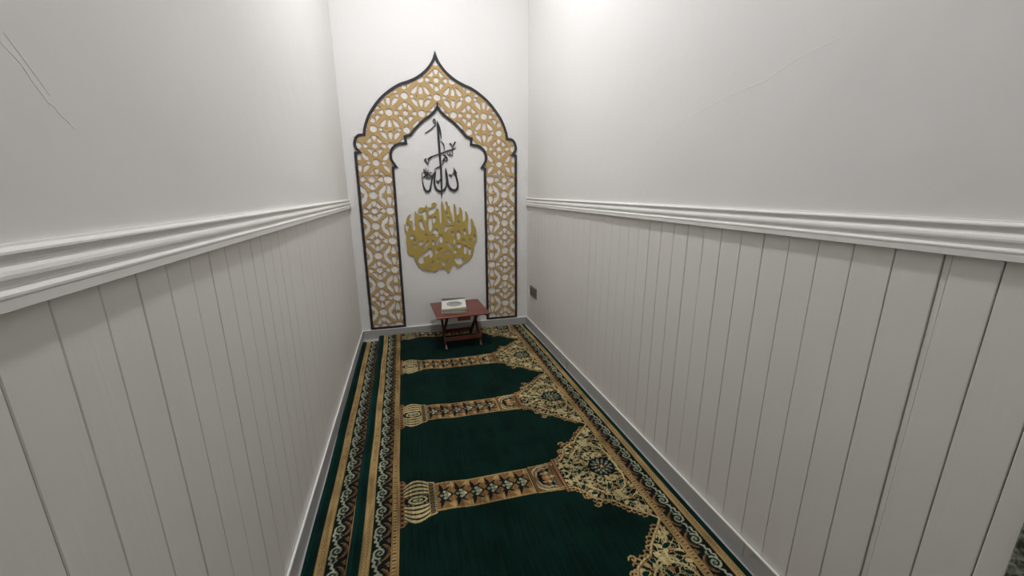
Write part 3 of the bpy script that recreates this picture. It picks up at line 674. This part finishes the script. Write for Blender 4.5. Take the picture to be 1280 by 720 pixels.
    for sg in (1, -1):   # long cream stems
        r.line([(.70, sg*.04), (.76, sg*.07), (.82, sg*.13), (.86, sg*.17), (.93, sg*.20), (.98, sg*.27), (1.02, sg*.34)], .0085, CREAM)
        r.line([(.76, sg*.07), (.80, sg*.03), (.85, sg*.02)], .007, CREAM); r.line([(.93, sg*.20), (.99, sg*.16), (1.02, sg*.08), (1.02, 0)], .0085, CREAM)
        for (x, y, L_, an) in ((.79, .10, .05, 2.2), (.87, .13, .055, .3), (.95, .25, .05, .3), (.90, .165, .05, -1.2), (.985, .22, .05, -.5), (1.0, .12, .045, 2.6), (.735, .045, .04, -.9), (.80, .165, .035, .2)):
            r.leaf(x, sg*y, L_, .022, sg*an, DARK if int(x*1000) % 2 else GREEN*1.5, CREAM)
    # central rosette
    r.dot(.938, 0, .072, .068, DARK)
    for ring, n, ln, c in ((.050, 12, .022, SAGE), (.032, 9, .020, PALE*.9), (.016, 6, .014, BROWN*1.4)):
        for k in range(n):
            a = 2*math.pi*(k+.5*(n % 2))/n; r.leaf(.938+ring*.8*math.cos(a), ring*.8*math.sin(a), ln, .0135 if n > 6 else .009, a, c, DARK)
    r.dot(.938, 0, .009, .009, CREAM)
    # boundary line, fringe of hooks
    for sg in (1, -1):
        E_ = list(zip(bx_[:], bh*sg)); r.line(E_, .012, DARK); r.line(E_, .0085, CREAM); r.line([(a-.004, b-sg*.012) for a, b in E_], .0035, BROWN*1.2)
        L_ = np.cumsum([0]+[math.hypot(E_[i+1][0]-E_[i][0], E_[i+1][1]-E_[i][1]) for i in range(len(E_)-1)])
        nh = 20
        for k in range(1, nh):
            t = L_[-1]*k/nh; x = np.interp(t, L_, [e[0] for e in E_]); y = np.interp(t, L_, [e[1] for e in E_]); t2 = min(t+.01, L_[-1])
            tx, ty = np.interp(t2, L_, [e[0] for e in E_])-x, np.interp(t2, L_, [e[1] for e in E_])-y; l = math.hypot(tx, ty) or 1; tx /= l; ty /= l
            nx_, ny_ = (-ty*sg, tx*sg)
            if k == 1 or x > 1.012: continue
            s_ = .021 if k % 3 else .027
            P = [(x, y), (x+nx_*s_*.6-tx*.004, y+ny_*s_*.6-ty*.004), (x+nx_*s_-tx*.013, y+ny_*s_-ty*.013), (x+nx_*s_*.8-tx*.020, y+ny_*s_*.8-ty*.020)]
            r.line(catmull(P, 3), .0068, GOLD if k % 2 else BROWN*1.35)
        for (x, y) in ((.800, .236), (.772, .175)):  # two big curls
            r.line([(a, sg*b) for a, b in spiral(x, y, .004, .019, 3.0, 1.0, 14)], .0075, GOLD)
    for sg in (1, -1): r.line([(.694, -.118), (.694, .118)], .020, DARK); 
    r.line([(.694, -.118), (.694, .118)], .0155, RUST*1.5)
    for k in range(14): r.dot(.694, -.104+.016*k, .0042, .004, BROWN*1.6)
    return r
FT = field_tile()
rs = np.random.RandomState(2)
def samp(r, x, y):
    i = np.clip(((x-r.x0)/r.h), 0, r.nx-1).astype(int); j_ = np.clip(((y-r.y0)/r.h), 0, r.ny-1).astype(int); return r.a[j_, i]
def carpet_color(X, Y):
    """X: carpet coordinate -.325..1.215 ; both edges carry the same border"""
    C_ = np.tile(GREEN, X.shape+(1,)).astype(float)
    C_[X < -.271] = GREEN*1.15; C_[X > 1.187] = GREEN*1.3; C_[X < -.305] = HEM; C_[X > 1.201] = HEM
    m = (X >= -.274) & (X < -.122); C_[m] = samp(BT, X[m]+.274, (Y[m]+.030) % PB)
    m = (X > 1.031) & (X <= 1.187); C_[m] = samp(BT, (1.187-X[m])*(.152/.156), (PB-(Y[m]+.07)) % PB)
    m = (X >= -.122) & (X <= 1.031)
    t = (Y[m]-1.650+TP/2) % TP-TP/2
    C_[m] = samp(FT, X[m], t)
    return C_
M_carpet = bpy.data.materials.new('woven carpet pile'); M_carpet.use_nodes = True
nt = M_carpet.node_tree; N = nt.nodes; L = nt.links; p = N['Principled BSDF']; p.inputs['Roughness'].default_value = .95; p.inputs['Specular IOR Level'].default_value = .06
p.inputs['Sheen Weight'].default_value = .03; p.inputs['Sheen Roughness'].default_value = .5; p.inputs['Sheen Tint'].default_value = (.5, .8, .75, 1)
at = N.new('ShaderNodeAttribute'); at.attribute_name = 'yarn'
geo = N.new('ShaderNodeNewGeometry'); mp = N.new('ShaderNodeMapping'); mp.inputs['Scale'].default_value = (90, 4, 1); L.new(geo.outputs['Position'], mp.inputs[0])
n1 = N.new('ShaderNodeTexNoise'); n1.inputs['Scale'].default_value = 1; n1.inputs['Detail'].default_value = 3; L.new(mp.outputs[0], n1.inputs['Vector'])
n2 = N.new('ShaderNodeTexNoise'); n2.inputs['Scale'].default_value = 5; n2.inputs['Detail'].default_value = 3; L.new(geo.outputs['Position'], n2.inputs['Vector'])
ad = N.new('ShaderNodeMath'); ad.operation = 'ADD'; L.new(n1.outputs['Fac'], ad.inputs[0]); L.new(n2.outputs['Fac'], ad.inputs[1])
mr = N.new('ShaderNodeMapRange'); mr.inputs['From Min'].default_value = .75; mr.inputs['From Max'].default_value = 1.25; mr.inputs['To Min'].default_value = .60; mr.inputs['To Max'].default_value = 1.42; L.new(ad.outputs[0], mr.inputs['Value'])
vm = N.new('ShaderNodeVectorMath'); vm.operation = 'SCALE'; L.new(at.outputs['Color'], vm.inputs[0]); L.new(mr.outputs[0], vm.inputs['Scale']); L.new(vm.outputs[0], p.inputs['Base Color'])
n3 = N.new('ShaderNodeTexNoise'); n3.inputs['Scale'].default_value = 420; n3.inputs['Detail'].default_value = 2; L.new(geo.outputs['Position'], n3.inputs['Vector'])
bp = N.new('ShaderNodeBump'); bp.inputs['Strength'].default_value = .6; bp.inputs['Distance'].default_value = .002; L.new(n3.outputs['Fac'], bp.inputs['Height']); L.new(bp.outputs[0], p.inputs['Normal'])
def grid_carpet(name, xs, ys, pos, colf):
    nx, ny = len(xs), len(ys); X, Y = np.meshgrid(xs, ys)
    Px, Py, Pz = pos(X, Y); co = np.stack([Px, Py, Pz], -1).reshape(-1, 3)
    # skirt: drop the rim to the floor side for thickness
    me = bpy.data.meshes.new(name); idx = np.arange(nx*ny).reshape(ny, nx)
    q = np.stack([idx[:-1, :-1], idx[:-1, 1:], idx[1:, 1:], idx[1:, :-1]], -1).reshape(-1, 4)
    rim = np.concatenate([idx[0, :], idx[1:, -1], idx[-1, -2::-1], idx[-2:0:-1, 0]])
    low = co[rim].copy(); low[:, 2] -= .0095; base = nx*ny; co = np.vstack([co, low]); k = len(rim); a = np.arange(k); b = (a+1) % k
    q = np.vstack([q, np.stack([rim[b], rim[a], base+a, base+b], -1)])
    me.vertices.add(len(co)); me.vertices.foreach_set('co', co.ravel()); me.loops.add(q.size); me.loops.foreach_set('vertex_index', q.ravel().astype(np.int32))
    me.polygons.add(len(q)); me.polygons.foreach_set('loop_start', np.arange(0, q.size, 4, dtype=np.int32))
    me.polygons.foreach_set('use_smooth', np.ones(len(q), bool)); me.update(calc_edges=True)
    c = colf(X, Y).reshape(-1, 3); c = np.vstack([c, c[rim]]); c = np.hstack([c, np.ones((len(c), 1))])
    ca = me.attributes.new('yarn', 'FLOAT_COLOR', 'POINT'); ca.data.foreach_set('color', c.astype(np.float32).ravel())
    me.materials.append(M_carpet); return link(name, me)
def ysteps(y0, y1):
    ys = [y0]
    while ys[-1] < y1:
        y = ys[-1]; ys.append(y+(.003 if y < 1.9 else .004 if y < 2.8 else .005))
    ys[-1] = y1; return np.array(ys)
YC0 = -.6
def main_pos(X, Y):
    f = np.clip((1.0-X)/1.3, 0, 1)
    Px = X-.0125*f*(Y-1.34)+.0018*np.sin(Y*9)*f-.012*np.clip((Y-3.55)/.45, 0, 1)*(X > .9)*(X-.9)/.3
    lift = .0115*np.clip((.22-X)/.10, 0, 1)       # lies on the second carpet at its left side
    Pz = .0115+lift+.0012*np.sin(Y*5.3+X*3)+.0010*np.sin(X*11+Y*2)+.008*np.clip((Y-3.93)/.08, 0, 1)
    e = np.minimum(X+.325, 1.215-X); Pz = Pz-.004*np.clip(1-e/.012, 0, 1)**2
    ridge = .004*np.exp(-((X+.300)/.012)**2); Pz = Pz+ridge
    Py = Y-.006*np.abs(np.sin(X*4))*(Y > 3.9)
    return Px, Py, Pz
ys_near = np.arange(YC0, .55, .02)
main = grid_carpet('prayer_carpet', np.concatenate([np.arange(-.325, 1.2145, .003), [1.215]]), np.concatenate([ys_near, ysteps(.55, 4.012)]), main_pos, carpet_color)
tag(main, 'long green prayer carpet with gold niches and columns, lying over a second carpet', 'carpet')
def under_pos(X, Y):
    s_ = X+.325                     # 0 at its left edge
    left = -.499-.0085*(Y-1.34)+.0012*np.sin(Y*7)
    Px = left+s_
    Pz = .0100+.0008*np.sin(Y*6+X*4)-.003*np.clip(1-s_/.012, 0, 1)**2+.006*np.exp(-((s_-.022)/.012)**2)
    return Px, Y, Pz
und = grid_carpet('prayer_carpet', np.arange(-.325, .30, .003), np.concatenate([ys_near, ysteps(.55, 3.922)]), under_pos, lambda X, Y: carpet_color(X, Y+.045))
tag(und, 'matching green prayer carpet underneath, only its patterned border showing along the left wall', 'carpet')
